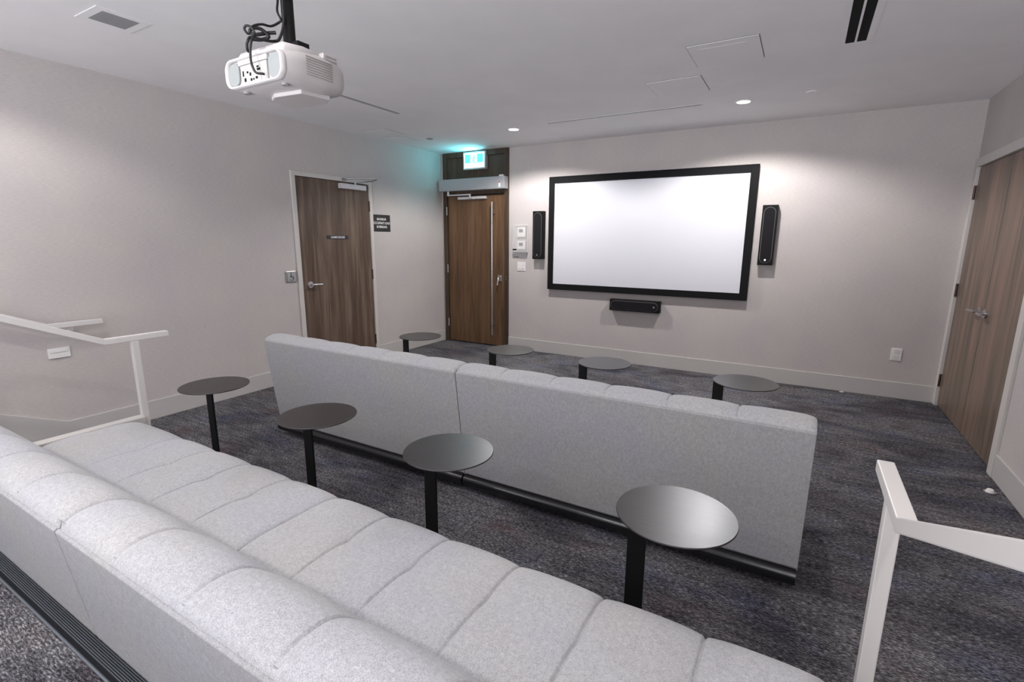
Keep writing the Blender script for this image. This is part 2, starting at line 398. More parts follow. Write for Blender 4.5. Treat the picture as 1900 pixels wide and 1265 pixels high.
# ------------------------------------------------------------------ entry door in the front wall
d2 = thing('door_2', None, None, (0.59, 0, 0)); d2['kind'] = 'structure'
LX0, LX1, LZ = 0.105, 1.075, 2.15
b = MB().box(EX0, 0.095, -0.02, 0.07, 0, 2.75).box(1.085, EX1, -0.02, 0.07, 0, 2.75).box(0.095, 1.085, -0.02, 0.07, 2.165, 2.24).box(0.095, 1.085, -0.02, 0.07, 2.68, 2.75)
b.build('door_frame', M_ENTD, d2, bevel=0.003)
MB().box(0.095, 1.085, 0.01, 0.03, 2.24, 2.68).build('transom_panel', M_ENTD, d2)
MB().box(0.095, 1.085, 0.046, 0.068, 0.001, 2.165).build('door_reveal', M_DARK, d2)
MB().box(LX0, LX1, 0.0, 0.045, 0.014, LZ).build('door_leaf', M_ENT, d2, bevel=0.002)
for z in (1.945, 1.11, 0.295):
    MB().cyl((0.100, -0.026, z-0.06), (0.100, -0.026, z+0.06), 0.008, n=12).build('hinge', M_ALU, d2)
b = MB().cyl((0.915, -0.07, 0.18), (0.915, -0.07, 2.05), 0.0135, n=16)
h = b.build('pull_bar', M_STEEL, d2)
for z in (0.33, 1.90): MB().cyl((0.915, -0.07, z), (0.915, -0.0005, z), 0.009, n=12).build('standoff', M_STEEL, h)
b = MB().box(0.975, 1.035, -0.012, -0.0005, 0.955, 1.045)
h = b.build('lock_plate', M_STEEL, d2, bevel=0.003)
MB().tube([(1.01, -0.01, 1.01), (1.01, -0.055, 1.01), (0.995, -0.058, 0.90)], 0.011, 10).build('lever', M_STEEL, h)
for z in (1.02, 0.99): MB().cyl((1.115, -0.024, z), (1.115, -0.0195, z), 0.007, n=12).build('strike_screw', M_BRUSH, d2)

s = thing('door_operator', 'long grey automatic door operator box across the top of the entry door', 'door operator', (0.6, -0.02, 2.22))
MB().box(0.036, 1.145, -0.125, -0.0205, 2.215, 2.375).build('housing', M_ALU, s, bevel=0.004)
MB().box(1.055, 1.085, -0.1264, -0.1254, 2.235, 2.31).build('label_sticker', M_WHITE, s)
MB().box(1.057, 1.083, -0.1270, -0.1266, 2.29, 2.308).build('red_mark', M_RED, s)
MB().box(1.02, 1.09, -0.06, -0.0205, 2.3765, 2.405).build('sensor', M_WHITE, s, bevel=0.004)
s = thing('operator_arm', 'silver swing arm and track on the entry door under the grey operator box', 'door arm', (0.5, -0.03, 2.12))
MB().box(0.31, 0.79, -0.045, -0.0005, 2.10, 2.135).build('slide_track', M_ALU2, s, bevel=0.003)
b = MB().cyl((0.17, -0.075, 2.165), (0.17, -0.075, 2.2145), 0.018, n=14)
b.box(0.155, 0.56, -0.088, -0.062, 2.15, 2.168)
b.cyl((0.55, -0.075, 2.12), (0.55, -0.075, 2.168), 0.012, n=12).box(0.53, 0.57, -0.088, -0.0455, 2.11, 2.128)
b.build('swing_arm', M_ALU2, s, bevel=0.002)

# exit sign on the dark transom
s = thing('exit_sign', 'lit green and white running man exit sign on the dark panel above the entry door', 'exit sign', (0.62, 0.01, 2.50))
MB().prism([(x, z) for x, z in ((0.425, 2.50), (0.80, 2.50), (0.80, 2.735), (0.425, 2.735))], 1, -0.055, 0.0095).build('housing', M_EXITF, s, bevel=0.006)
MB().box(0.445, 0.78, -0.0575, -0.0552, 2.52, 2.715).build('lit_face', M_EXITW, s)
for x0, x1 in ((0.460, 0.555), (0.665, 0.765)): MB().box(x0, x1, -0.0585, -0.0578, 2.585, 2.700).build('green_field', M_EXITG, s)
b = MB().cyl((0.622, -0.0592, 2.677), (0.622, -0.0578, 2.677), 0.011, n=14)
def limb(b, pts, r=0.006):
    for (x0, z0), (x1, z1) in zip(pts, pts[1:]): b.cyl((x0, -0.0586, z0), (x1, -0.0586, z1), r, n=8)
limb(b, [(0.615, 2.662), (0.603, 2.620)], 0.010)
limb(b, [(0.603, 2.620), (0.625, 2.600), (0.618, 2.565)]); limb(b, [(0.602, 2.618), (0.588, 2.592), (0.565, 2.588)])
limb(b, [(0.618, 2.660), (0.640, 2.645), (0.652, 2.658)], 0.0045); limb(b, [(0.612, 2.660), (0.590, 2.650), (0.585, 2.632)], 0.0045)
b.build('running_man', M_EXITG, s)
ld = bpy.data.lights.new('exit_sign_glow', 'AREA'); ld.shape = 'RECTANGLE'; ld.size = 0.33; ld.size_y = 0.02
ld.energy = 3.8; ld.color = (0.14, 0.82, 0.95)
lo = bpy.data.objects.new('top_glow', ld); COL.objects.link(lo); lo.parent = s
lo.location = Vector((0.60, -0.085, 2.60)) - ORG[s.name]; lo.rotation_euler = (math.radians(-128), 0, math.radians(-35))

# ------------------------------------------------------------------ right double door
d3 = thing('door_3', None, None, (W, -0.9, 0)); d3['kind'] = 'structure'
f = 0.07
b = MB()
b.box(W-0.018, W+0.08, DR[1]-0.004, -0.0005, 0, DR[2]+f).box(W-0.018, W+0.08, DR[0]-f-0.012, DR[0]+0.004, 0, DR[2]+f).box(W-0.018, W+0.08, DR[0], DR[1], DR[2]-0.004, DR[2]+f)
b.build('door_frame', M_FRAME, d3, bevel=0.003)
MB().box(W+0.056, W+0.079, DR[0]+0.004, DR[1]-0.004, 0.001, DR[2]-0.004).build('door_reveal', M_DARK, d3)
mid = -0.915
for y0, y1 in ((mid+0.005, DR[1]-0.008), (DR[0]+0.008, mid-0.005)):
    MB().box(W+0.006, W+0.052, y0, y1, 0.014, DR[2]-0.010).build('door_leaf', M_LAM, d3, bevel=0.002)
for z in (1.965, 1.105, 0.25):
    MB().cyl((W-0.006, DR[1]-0.004, z-0.06), (W-0.006, DR[1]-0.004, z+0.06), 0.010, n=12).build('hinge', M_BRONZE, d3)
for y, dy in ((mid+0.065, 1), (mid-0.065, -1)):
    rb, ab = MB(), MB(); lever(rb, ab, W+0.0055, y, 1.0, -1, 0, 0, dy, 0.125, 0.036)
    h = rb.build('lever_handle', M_STEEL, d3); ab.build('lever', M_STEEL, h)

# ------------------------------------------------------------------ screen and speakers
s = thing('projection_screen', 'large white projection screen in a wide black frame on the front wall', 'projection screen', (3.0, 0, 0.89))
FX0, FX1, FZ0, FZ1 = 1.78, 4.22, 0.89, 2.33
g = 0.078
b = MB().box(FX0, FX0+g, -0.055, -0.0005, FZ0, FZ1).box(FX1-g, FX1, -0.055, -0.0005, FZ0, FZ1)
b.box(FX0+g, FX1-g, -0.055, -0.0005, FZ0, FZ0+g).box(FX0+g, FX1-g, -0.055, -0.0005, FZ1-g-0.006, FZ1)
b.build('frame', M_SCRF, s, bevel=0.003)
MB().box(FX0+g-0.002, FX1-g+0.002, -0.045, -0.035, FZ0+g-0.002, FZ1-g-0.004).build('screen_surface', M_SCR, s)

def speaker(x0, x1, z0, z1, label, horizontal=False):
    s = thing('wall_speaker', label, 'speaker', ((x0+x1)/2, 0, z0))
    MB().box(x0, x1, -0.085, -0.0005, z0, z1).build('cabinet', M_SPK, s, bevel=0.004)
    m = 0.014
    if horizontal: out = stadium(x0+m, x1-m, z0+m, z1-m); inn = stadium(x0+m+.007, x1-m-.007, z0+m+.007, z1-m-.007)
    else: out = stadium(x0+m, x1-m, z0+m*1.4, z1-m*1.4); inn = stadium(x0+m+.007, x1-m-.007, z0+m*1.4+.007, z1-m*1.4-.007)
    MB().prism(out, 1, -0.090, -0.0852).build('grille_edge', M_GRLR, s, bevel=0.001)
    MB().prism(inn, 1, -0.094, -0.0902).build('grille', M_GRL, s, bevel=0.002)
    bx, bz = ((x1-0.065, (z0+z1)/2) if horizontal else ((x0+x1)/2, z0+0.055))
    MB().cyl((bx, -0.0965, bz), (bx, -0.0942, bz), 0.010, n=14).build('badge', M_STEEL, s)
    return s
speaker(1.562, 1.712, 1.285, 1.908, 'tall narrow black wall speaker left of the projection screen')
speaker(4.292, 4.437, 1.285, 1.908, 'tall narrow black wall speaker right of the projection screen')
speaker(2.67, 3.29, 0.678, 0.818, 'horizontal black centre speaker below the projection screen', True)

# ------------------------------------------------------------------ thermostats, switches, outlets
s = thing('thermostat_guard', 'clear plastic lock box over two white thermostats between the entry door and the speaker', 'thermostat guard', (1.34, 0, 1.37))
b = MB()
b.box(1.235, 1.445, -0.050, -0.047, 1.38, 1.73)
b.box(1.235, 1.238, -0.047, -0.001, 1.38, 1.73).box(1.442, 1.445, -0.047, -0.001, 1.38, 1.73).box(1.235, 1.445, -0.047, -0.001, 1.38, 1.383).box(1.235, 1.445, -0.047, -0.001, 1.727, 1.73)
b.build('clear_cover', M_CLEAR, s)
b = MB()
for x0, x1, z0, z1 in ((1.228, 1.452, 1.725, 1.735), (1.228, 1.452, 1.372, 1.382), (1.228, 1.238, 1.382, 1.725), (1.442, 1.452, 1.382, 1.725)): b.box(x0, x1, -0.012, -0.0005, z0, z1)
b.build('back_frame', M_WHITE2, s)
MB().box(1.24, 1.30, -0.054, -0.0505, 1.395, 1.415).build('lock', M_SLOT, s)
for z0, z1, l in ((1.575, 1.70, 'white wall thermostat, upper one inside the clear lock box'), (1.41, 1.52, 'white wall thermostat, lower one inside the clear lock box')):
    t = thing('thermostat', l, 'thermostat', (1.355, 0, z0), 'thermostats in the lock box')
    MB().box(1.295, 1.42, -0.028, -0.0005, z0, z1).build('case', M_WHITE, t, bevel=0.004)
    MB().box(1.325, 1.385, -0.0295, -0.0282, z1-0.065, z1-0.022).build('display', M_LCD, t)
s = thing('wall_tray', 'small clear ledge under the thermostat lock box', 'wall tray', (1.34, 0, 1.285))
b = MB().box(1.235, 1.45, -0.045, -0.001, 1.352, 1.358); b.build('ledge', M_ALU, s)
MB().box(1.235, 1.43, -0.004, -0.0005, 1.29, 1.352).build('back_plate', M_WHITE2, s)
MB().box(1.24, 1.31, -0.006, -0.0042, 1.295, 1.315).build('label_strip', M_PROJ2, s)
s = thing('light_switch', 'white light switch plate under the thermostats beside the entry door', 'light switch', (1.355, 0, 1.175))
MB().box(1.29, 1.42, -0.008, -0.0005, 1.115, 1.24).build('plate', M_WHITE, s, bevel=0.003)
MB().box(1.315, 1.35, -0.012, -0.008, 1.14, 1.215).build('rocker', M_WHITE, s, bevel=0.002)
MB().box(1.362, 1.397, -0.012, -0.008, 1.14, 1.215).build('rocker', M_WHITE, s, bevel=0.002)
MB().box(1.376, 1.392, -0.0135, -0.0121, 1.142, 1.150).build('indicator', M_PROJ2, s)
s = thing('wall_outlet', 'white wall outlet low on the front wall near the right corner', 'outlet', (5.612, 0, 0.44))
MB().box(5.568, 5.656, -0.007, -0.0005, 0.38, 0.505).build('plate', M_WHITE, s, bevel=0.003)
for z in (0.415, 0.472): MB().prism(rrect(5.592, 5.632, z-0.019, z+0.019, 0.008), 1, -0.010, -0.0072).build('socket', M_WHITE2, s)
s = thing('wall_outlet', 'white outlet on the left wall half hidden behind the far end of the front bench', 'outlet', (0, -2.945, 0.435))
MB().box(0.0005, 0.007, -2.985, -2.905, 0.375, 0.495).build('plate', M_WHITE, s, bevel=0.003)
for z in (0.408, 0.462): MB().prism(rrect(-2.965, -2.925, z-0.018, z+0.018, 0.008), 0, 0.0072, 0.010).build('socket', M_WHITE2, s)
s = thing('step_light', 'white rectangular step light plate on the left wall below the handrail', 'step light', (0, -4.64, 0.69))
MB().box(0.0005, 0.010, -4.705, -4.575, 0.655, 0.732).build('plate', M_WHITE, s, bevel=0.003)
MB().box(0.0102, 0.014, -4.690, -4.590, 0.700, 0.722).build('louvre', M_WHITE, s, bevel=0.001)

# ------------------------------------------------------------------ ceiling fittings
def downlight(x, y, label, power, r=0.058):
    s = thing('recessed_downlight', label, 'downlight', (x, y, H), 'recessed ceiling downlights')
    n = 32; b = MB(); vs = []
    for rr, z in ((r+0.016, H-0.0005), (r+0.014, H-0.004), (r, H-0.004), (r-0.004, H-0.001)):
        vs += [(x+rr*math.cos(2*PI*i/n), y+rr*math.sin(2*PI*i/n), z) for i in range(n)]
    b.add(vs, [(k*n+i, k*n+(i+1) % n, (k+1)*n+(i+1) % n, (k+1)*n+i) for k in range(3) for i in range(n)], True)
    b.build('trim_ring', M_WHITE, s)
    MB().cyl((x, y, H-0.0025), (x, y, H-0.0005), r-0.003, n=32).build('lens', M_LAMP, s)
    ld = bpy.data.lights.new('downlight_lamp', 'SPOT'); ld.spot_size = DOWN_SPREAD; ld.spot_blend = 0.35; ld.shadow_soft_size = r*0.8; ld.energy = power
    ld.color = DOWN_COL
    lo = bpy.data.objects.new('lamp', ld); COL.objects.link(lo); lo.parent = s; lo.location = (0, 0, -0.008)
    return s
downlight(1.752, -0.93, 'glowing round ceiling downlight nearest the entry door', DOWN_W)
downlight(4.11, -0.92, 'glowing round ceiling downlight above the right part of the screen', DOWN_W)
for x, y, l in ((0.95, -5.2, 'unseen round ceiling downlight over the left end of the back bench'), (3.1, -5.75, 'unseen round ceiling downlight over the middle of the back bench'),
                (5.25, -5.6, 'unseen round ceiling downlight over the right stairs'),
                (1.2, -7.1, 'unseen round ceiling downlight at the back left of the platform'), (3.2, -7.1, 'unseen round ceiling downlight at the back middle of the platform'), (5.0, -7.1, 'unseen round ceiling downlight at the back right of the platform')):
    downlight(x, y, l, BACK_W)  # unseen downlights added for fill, placed partly after the table shadows

def ring_rect(b, x0, x1, y0, y1, wd, z0, z1):
    b.box(x0, x1, y0, y0+wd, z0, z1).box(x0, x1, y1-wd, y1, z0, z1).box(x0, x0+wd, y0+wd, y1-wd, z0, z1).box(x1-wd, x1, y0+wd, y1-wd, z0, z1)
def slot_diffuser(x0, x1, y0, y1, along, label, wd=0.012):
    s = thing('slot_diffuser', label, 'air diffuser', ((x0+x1)/2, (y0+y1)/2, H))
    b = MB(); ring_rect(b, x0, x1, y0, y1, wd, H-0.0025, H-0.0005)
    if along == 'x': m = (y0+y1)/2; b.box(x0+wd, x1-wd, m-0.003, m+0.003, H-0.0025, H-0.0005)
    else: m = (x0+x1)/2; b.box(m-0.006, m+0.006, y0+wd, y1-wd, H-0.0025, H-0.0005)
    b.build('frame', M_CEIL, s)
    MB().box(x0+wd, x1-wd, y0+wd, y1-wd, H-0.002, H-0.0004).build('slots', M_SLOT, s)
slot_diffuser(2.20, 3.78, -1.035, -0.985, 'x', 'long white slot diffuser in the ceiling above the screen', 0.011)
slot_diffuser(1.085, 1.145, -3.35, -2.08, 'y', 'narrow slot diffuser in the ceiling left of the projector', 0.010)
slot_diffuser(4.765, 4.945, -3.60, -2.03, 'y', 'wide white slot diffuser with two dark slots at the right of the ceiling', 0.035)
def access(x0, x1, y0, y1, label, inner=None):
    s = thing('access_panel', label, 'access panel', ((x0+x1)/2, (y0+y1)/2, H), 'flush white ceiling access panels')
    MB().box(x0, x1, y0, y1, H-0.0012, H-0.0003).build('panel_gap', M_GAP, s)
    g = 0.004
    MB().box(x0+g, x1-g, y0+g, y1-g, H-0.004, H-0.0012).build('panel', M_CEIL, s)
    if inner: MB().box(*inner, H-0.0048, H-0.004).build('inner_panel', M_PANEL, s)
access(3.92, 4.35, -2.49, -2.05, 'square flush ceiling access panel with a paler inner panel', (3.99, 4.27, -2.41, -2.17))
access(3.49, 3.91, -1.87, -1.44, 'plain square flush ceiling access panel nearest the long slot diffuser')
access(0.05, 0.40, -1.28, -0.93, 'small flush ceiling panel nearest the entry door by the left wall')
access(0.14, 0.50, -1.66, -1.30, 'small flush ceiling panel by the left wall, farther from the entry door')
s = thing('ceiling_vent', 'square white ceiling vent with a grey grille by the left wall', 'ceiling vent', (1.175, -4.49, H))
b = MB(); ring_rect(b, 1.04, 1.31, -4.625, -4.355, 0.045, H-0.003, H-0.0005); b.build('frame', M_PANEL, s)
MB().box(1.085, 1.265, -4.58, -4.40, H-0.003, H-0.0005).build('grille', M_GRILLE, s)
b = MB()
for i in range(13): b.box(1.088+i*0.0145, 1.091+i*0.0145, -4.58, -4.40, H-0.0045, H-0.003)
b.build('louvres', M_ALU, s)
for x, y, l in ((0.59, -0.98, 'small round concealed sprinkler cover near the entry door corner'), (4.63, -0.98, 'small round concealed sprinkler cover right of the right downlight')):
    tag(top(MB().cyl((x, y, H-0.006), (x, y, H-0.0005), 0.04, n=28).build('sprinkler_cover', M_GRILLE if x < 1 else M_PANEL)), l, 'sprinkler', 'concealed sprinkler covers')

# ------------------------------------------------------------------ projector on its pole
s = thing('projector', 'white ceiling hung projector facing the screen, with ports and vents', 'projector', (2.92, -4.69, 2.045))
PX0, PX1, PYR, PYF, PZ0, PZ1 = 2.760, 3.088, -4.83, -4.545, 2.083, 2.182
def loft(secs, r):
    """rounded-rectangle sections (y, inset, z0, z1, radius) lofted along y"""
    b = MB(); rings = []; n = 0
    for y, ins, z0, z1, rr in secs:
        o_ = rrect(PX0+ins, PX1-ins, z0, z1, rr, 6); n = len(o_); rings += [(u, y, v) for u, v in o_]
    k = len(rings)//n
    b.add(rings, [(i*n+j, i*n+(j+1) % n, (i+1)*n+(j+1) % n, (i+1)*n+j) for i in range(k-1) for j in range(n)], True)
    b.add(rings[-n:], [tuple(range(n))]); b.add(rings[:n], [tuple(range(n-1, -1, -1))])
    return b
loft([(PYR+0.004, 0.004, PZ0+.003, PZ1-.003, .032), (PYR+0.012, 0.0, PZ0, PZ1, .036), (PYR+0.08, -0.004, PZ0-.006, PZ1+.016, .040), (PYR+0.16, -0.004, PZ0-.008, PZ1+.026, .040),
      (PYF-0.045, 0.0, PZ0-.004, PZ1+.026, .040), (PYF-0.014, 0.010, PZ0+.006, PZ1+.012, .040), (PYF, 0.032, PZ0+.022, PZ1-.010, .030)], .04).build('body', M_PROJ, s)
# upper shell, raised lid and hatch
loft([(PYR+0.022, 0.030, PZ1-.030, PZ1+.022, .018), (PYR+0.030, 0.024, PZ1-.030, PZ1+.034, .022), (PYR+0.11, 0.020, PZ1-.02, PZ1+.042, .024), (PYR+0.20, 0.024, PZ1-.02, PZ1+.038, .022), (PYR+0.225, 0.04, PZ1-.02, PZ1+.026, .018)], .02).build('upper_shell', M_PROJ, s)
MB().box(PX1-0.085, PX1-0.006, -4.655, -4.585, PZ1+0.015, PZ1+0.036).build('top_hatch', M_PROJ, s, bevel=0.004)
MB().box(PX1-0.0062, PX1-0.0048, -4.645, -4.595, PZ1+0.022, PZ1+0.028).build('hatch_slot', M_PROJ2, s)
# raised rim round the rear face, the recess and its two grey end pieces
o1, o2 = rrect(PX0, PX1, PZ0, PZ1, 0.036, 6), rrect(PX0+0.006, PX1-0.006, PZ0+0.006, PZ1-0.006, 0.031, 6); n = len(o1)
b = MB(); vs = [(u, PYR+0.006, v) for u, v in o1]+[(u, PYR-0.014, v) for u, v in o1]+[(u, PYR-0.014, v) for u, v in o2]+[(u, PYR+0.004, v) for u, v in o2]
b.add(vs, [(k*n+i, k*n+(i+1) % n, (k+1)*n+(i+1) % n, (k+1)*n+i) for k in range(3) for i in range(n)], True)
b.build('rear_rim', M_PROJ, s)
MB().box(PX0+0.082, PX1-0.092, PYR-0.004, PYR+0.003, PZ0+0.008, PZ1-0.026).build('port_panel', M_PANELP, s, bevel=0.001)
MB().box(PX0+0.072, PX1-0.085, PYR-0.0075, PYR+0.003, PZ1-0.025, PZ1-0.007).build('port_hood', M_PROJ, s, bevel=0.002)
for x0, x1 in ((PX0+0.009, PX0+0.070), (PX1-0.084, PX1-0.009)):
    MB().prism(rrect(x0, x1, PZ0+0.011, PZ1-0.011, 0.024, 6), 1, PYR-0.004, PYR+0.003).build('grey_inset', M_PGREY, s, bevel=0.002)
for px, pz, wx, wz in ((2.858, 2.128, .005, .018), (2.868, 2.106, .009, .012), (2.884, 2.130, .008, .006), (2.900, 2.122, .007, .010), (2.904, 2.103, .008, .008), (2.918, 2.103, .005, .006), (2.936, 2.106, .011, .007), (2.950, 2.132, .018, .007), (2.945, 2.141, .010, .005)):
    MB().box(px-wx/2, px+wx/2, PYR-0.0062, PYR-0.0042, pz-wz/2, pz+wz/2).build('port', M_SLOT, s)
b = MB()
for i in range(8):
    z = 2.118+i*0.0086; b.box(PX1+0.0025, PX1+0.0052, -4.742, -4.625, z, z+0.0032)
b.build('side_vent', M_PROJ2, s)
h = MB().cyl((2.86, PYF-0.01, 2.135), (2.86, PYF+0.035, 2.135), 0.038, n=28).build('lens_ring', M_PROJ2, s, bevel=0.003)
MB().cyl((2.86, PYF+0.0352, 2.135), (2.86, PYF+0.038, 2.135), 0.030, n=28).build('lens', M_GLASS, h)
# underside: shallow cover plate, two feet and a release tab
MB().prism([(PX0+0.09, PYR+0.11), (PX0+0.14, PYR+0.085), (PX1-0.05, PYR+0.10), (PX1-0.03, PYF-0.07), (PX1-0.08, PYF-0.04), (PX0+0.06, PYF-0.045), (PX0+0.04, PYR+0.19)], 2, PZ0-0.020, PZ0-0.004).build('lower_cover', M_PROJ, s, bevel=0.003)
for x, y in ((PX0+0.05, PYR+0.035), (PX1-0.05, PYR+0.035)): MB().cyl((x, y, PZ0-0.009), (x, y, PZ0+0.004), 0.012, n=18).build('foot', M_PROJ2, s)
s = thing('projector_mount', 'black projector pole hanging from the ceiling', 'projector mount', (2.93, -4.68, H))
b = MB().cyl((2.93, -4.68, 2.240), (2.93, -4.68, H-0.013), 0.0225, n=20)
b.build('pole', M_BLACK, s)
MB().cyl((2.93, -4.68, H-0.012), (2.93, -4.68, H-0.0005), 0.07, n=28).build('ceiling_plate', M_BLACK, s)
b = MB().box(2.84, 3.0, -4.725, -4.635, 2.2325, 2.240)
for x, y in ((2.85, -4.715), (2.99, -4.715), (2.85, -4.645), (2.99, -4.645)): b.cyl((x, y, 2.2245), (x, y, 2.2325), 0.009, n=10)
b.box(2.975, 3.008, -4.705, -4.655, 2.240, 2.256)
b.build('mount_plate', M_BLACK, s)
def cable(name, pts, r, label, cat):
    P = [Vector(p) for p in pts]; out = []
    for i in range(len(P)-1):
        a, b_, c_, d_ = P[max(i-1, 0)], P[i], P[i+1], P[min(i+2, len(P)-1)]
        for k in range(8):
            t = k/8; out.append(0.5*((2*b_)+(c_-a)*t+(2*a-5*b_+4*c_-d_)*t*t+(-a+3*b_-3*c_+d_)*t**3))
    out.append(P[-1]); o = top(MB().tube(out, r, 8).build(name, M_CABLE)); tag(o, label, cat); return o
cable('video_cable', [(2.8985, -4.690, 2.733), (2.8985, -4.69, 2.6), (2.898, -4.693, 2.436), (2.904, -4.705, 2.375), (2.936, -4.716, 2.336), (2.932, -4.722, 2.324), (2.922, -4.750, 2.304), (2.926, -4.790, 2.296), (2.927, -4.828, 2.276), (2.919, -4.840, 2.250),
      (2.914, -4.852, 2.262), (2.924, -4.850, 2.272), (2.945, -4.846, 2.264), (2.955, -4.842, 2.244), (2.957, -4.856, 2.219), (2.959, -4.866, 2.186), (2.962, -4.870, 2.148), (2.966, -4.866, 2.122), (2.975, -4.862, 2.108), (2.990, -4.850, 2.106), (2.992, -4.8435, 2.106)], 0.0042,
      'thin black cable looping down and plugged into the back of the projector', 'cable')
cable('power_cable', [(2.960, -4.7065, 2.733), (2.957, -4.711, 2.433), (2.950, -4.712, 2.391), (2.945, -4.713, 2.317), (2.944, -4.735, 2.262), (2.938, -4.752, 2.250), (2.944, -4.785, 2.240), (2.938, -4.815, 2.238), (2.938, -4.848, 2.232), (2.942, -4.862, 2.214), (2.936, -4.862, 2.204), (2.930, -4.858, 2.192), (2.928, -4.851, 2.186)], 0.0050,
      'black power cable running down the pole to a plug on the projector', 'cable')
cable('bundled_cable', [(2.937, -4.742, 2.282), (2.921, -4.760, 2.278), (2.912, -4.785, 2.268), (2.897, -4.806, 2.262), (2.886, -4.812, 2.272), (2.897, -4.806, 2.284), (2.912, -4.785, 2.284), (2.925, -4.765, 2.264), (2.906, -4.780, 2.252), (2.896, -4.800, 2.248), (2.900, -4.818, 2.243)], 0.0062,
      'coiled slack of black cable tied above the back of the projector', 'cable')

# ------------------------------------------------------------------ upholstered benches
def catmull(P, n):
    out = []
    for i in range(len(P)-1):
        a, b_, c_, d_ = P[max(i-1, 0)], P[i], P[i+1], P[min(i+2, len(P)-1)]
        for k in range(n):
            t = k/n
            out.append(tuple(0.5*((2*b_[j])+(c_[j]-a[j])*t+(2*a[j]-5*b_[j]+4*c_[j]-d_[j])*t*t+(-a[j]+3*b_[j]-3*c_[j]+d_[j])*t**3) for j in range(3)))
    out.append(P[-1]); return out
def cushion(prof, x0, x1, seams, R, puff, groove, dimple=None, seg=6, straight=()):
    """prof: closed outline of (y, z, puffweight); swept along x with rounded ends, stitched grooves and puffed cells"""
    P = catmull(prof, seg)
    pts = [(p[0], p[1]) for p in P]; wt = [max(0, min(1, p[2])) for p in P]; n = len(pts)
    nor = []
    for i in range(n):
        a, c2 = pts[i-1], pts[(i+1) % n]; dx, dz = c2[0]-a[0], c2[1]-a[1]; L = math.hypot(dx, dz) or 1
        nor.append((-dz/L, dx/L))
    area = sum(pts[i][0]*pts[(i+1) % n][1]-pts[(i+1) % n][0]*pts[i][1] for i in range(n))
    if area > 0: nor = [(-a, -c2) for a, c2 in nor]
    cells = [x0]+list(seams)+[x1]
    xs = set()
    k = 0
    while x0+k*0.012 < x1: xs.add(round(x0+k*0.012, 5)); k += 1
    for q in (0.0, 0.002, 0.005, 0.009, 0.014, 0.020, 0.027): xs.add(x0+q*R/0.027); xs.add(x1-q*R/0.027)
    for sx in seams:
        for q in (-0.010, -0.006, -0.003, -0.0015, 0, 0.0015, 0.003, 0.006, 0.010): xs.add(sx+q)
    xs = sorted(x for x in xs if x0 <= x <= x1)
    verts = []
    for x in xs:
        d = min(x-x0, x1-x); e = 0
        if d < R: e = R*0.3*(1-math.sqrt(max(0, 1-(1-d/R)**2)))
        for i in range(len(cells)-1):
            if cells[i] <= x <= cells[i+1]+1e-9: t = (x-cells[i])/(cells[i+1]-cells[i]); break
        pf = puff*(1-abs(2*t-1)**3.0)
        gs = min((abs(x-sx) for sx in seams), default=1)
        gr = groove*math.exp(-(gs/0.0048)**2)
        for i in range(n):
            y, z = pts[i]; dsp = wt[i]*(pf-gr)-e
            if dimple:
                dy = abs(y-dimple[0])
                dsp -= wt[i]*dimple[1]*math.exp(-(gs/0.03)**2-(dy/0.035)**2)
                dsp -= wt[i]*0.3*dimple[1]*math.exp(-(dy/0.05)**2)
            verts.append((x, y+nor[i][0]*dsp, z+nor[i][1]*dsp))
    m = len(xs); b = MB()
    b.add(verts, [(i*n+j, i*n+(j+1) % n, (i+1)*n+(j+1) % n, (i+1)*n+j) for i in range(m-1) for j in range(n)], True)
    b.add(verts[:n], [tuple(range(n-1, -1, -1))]); b.add(verts[-n:], [tuple(range(n))])
    return b
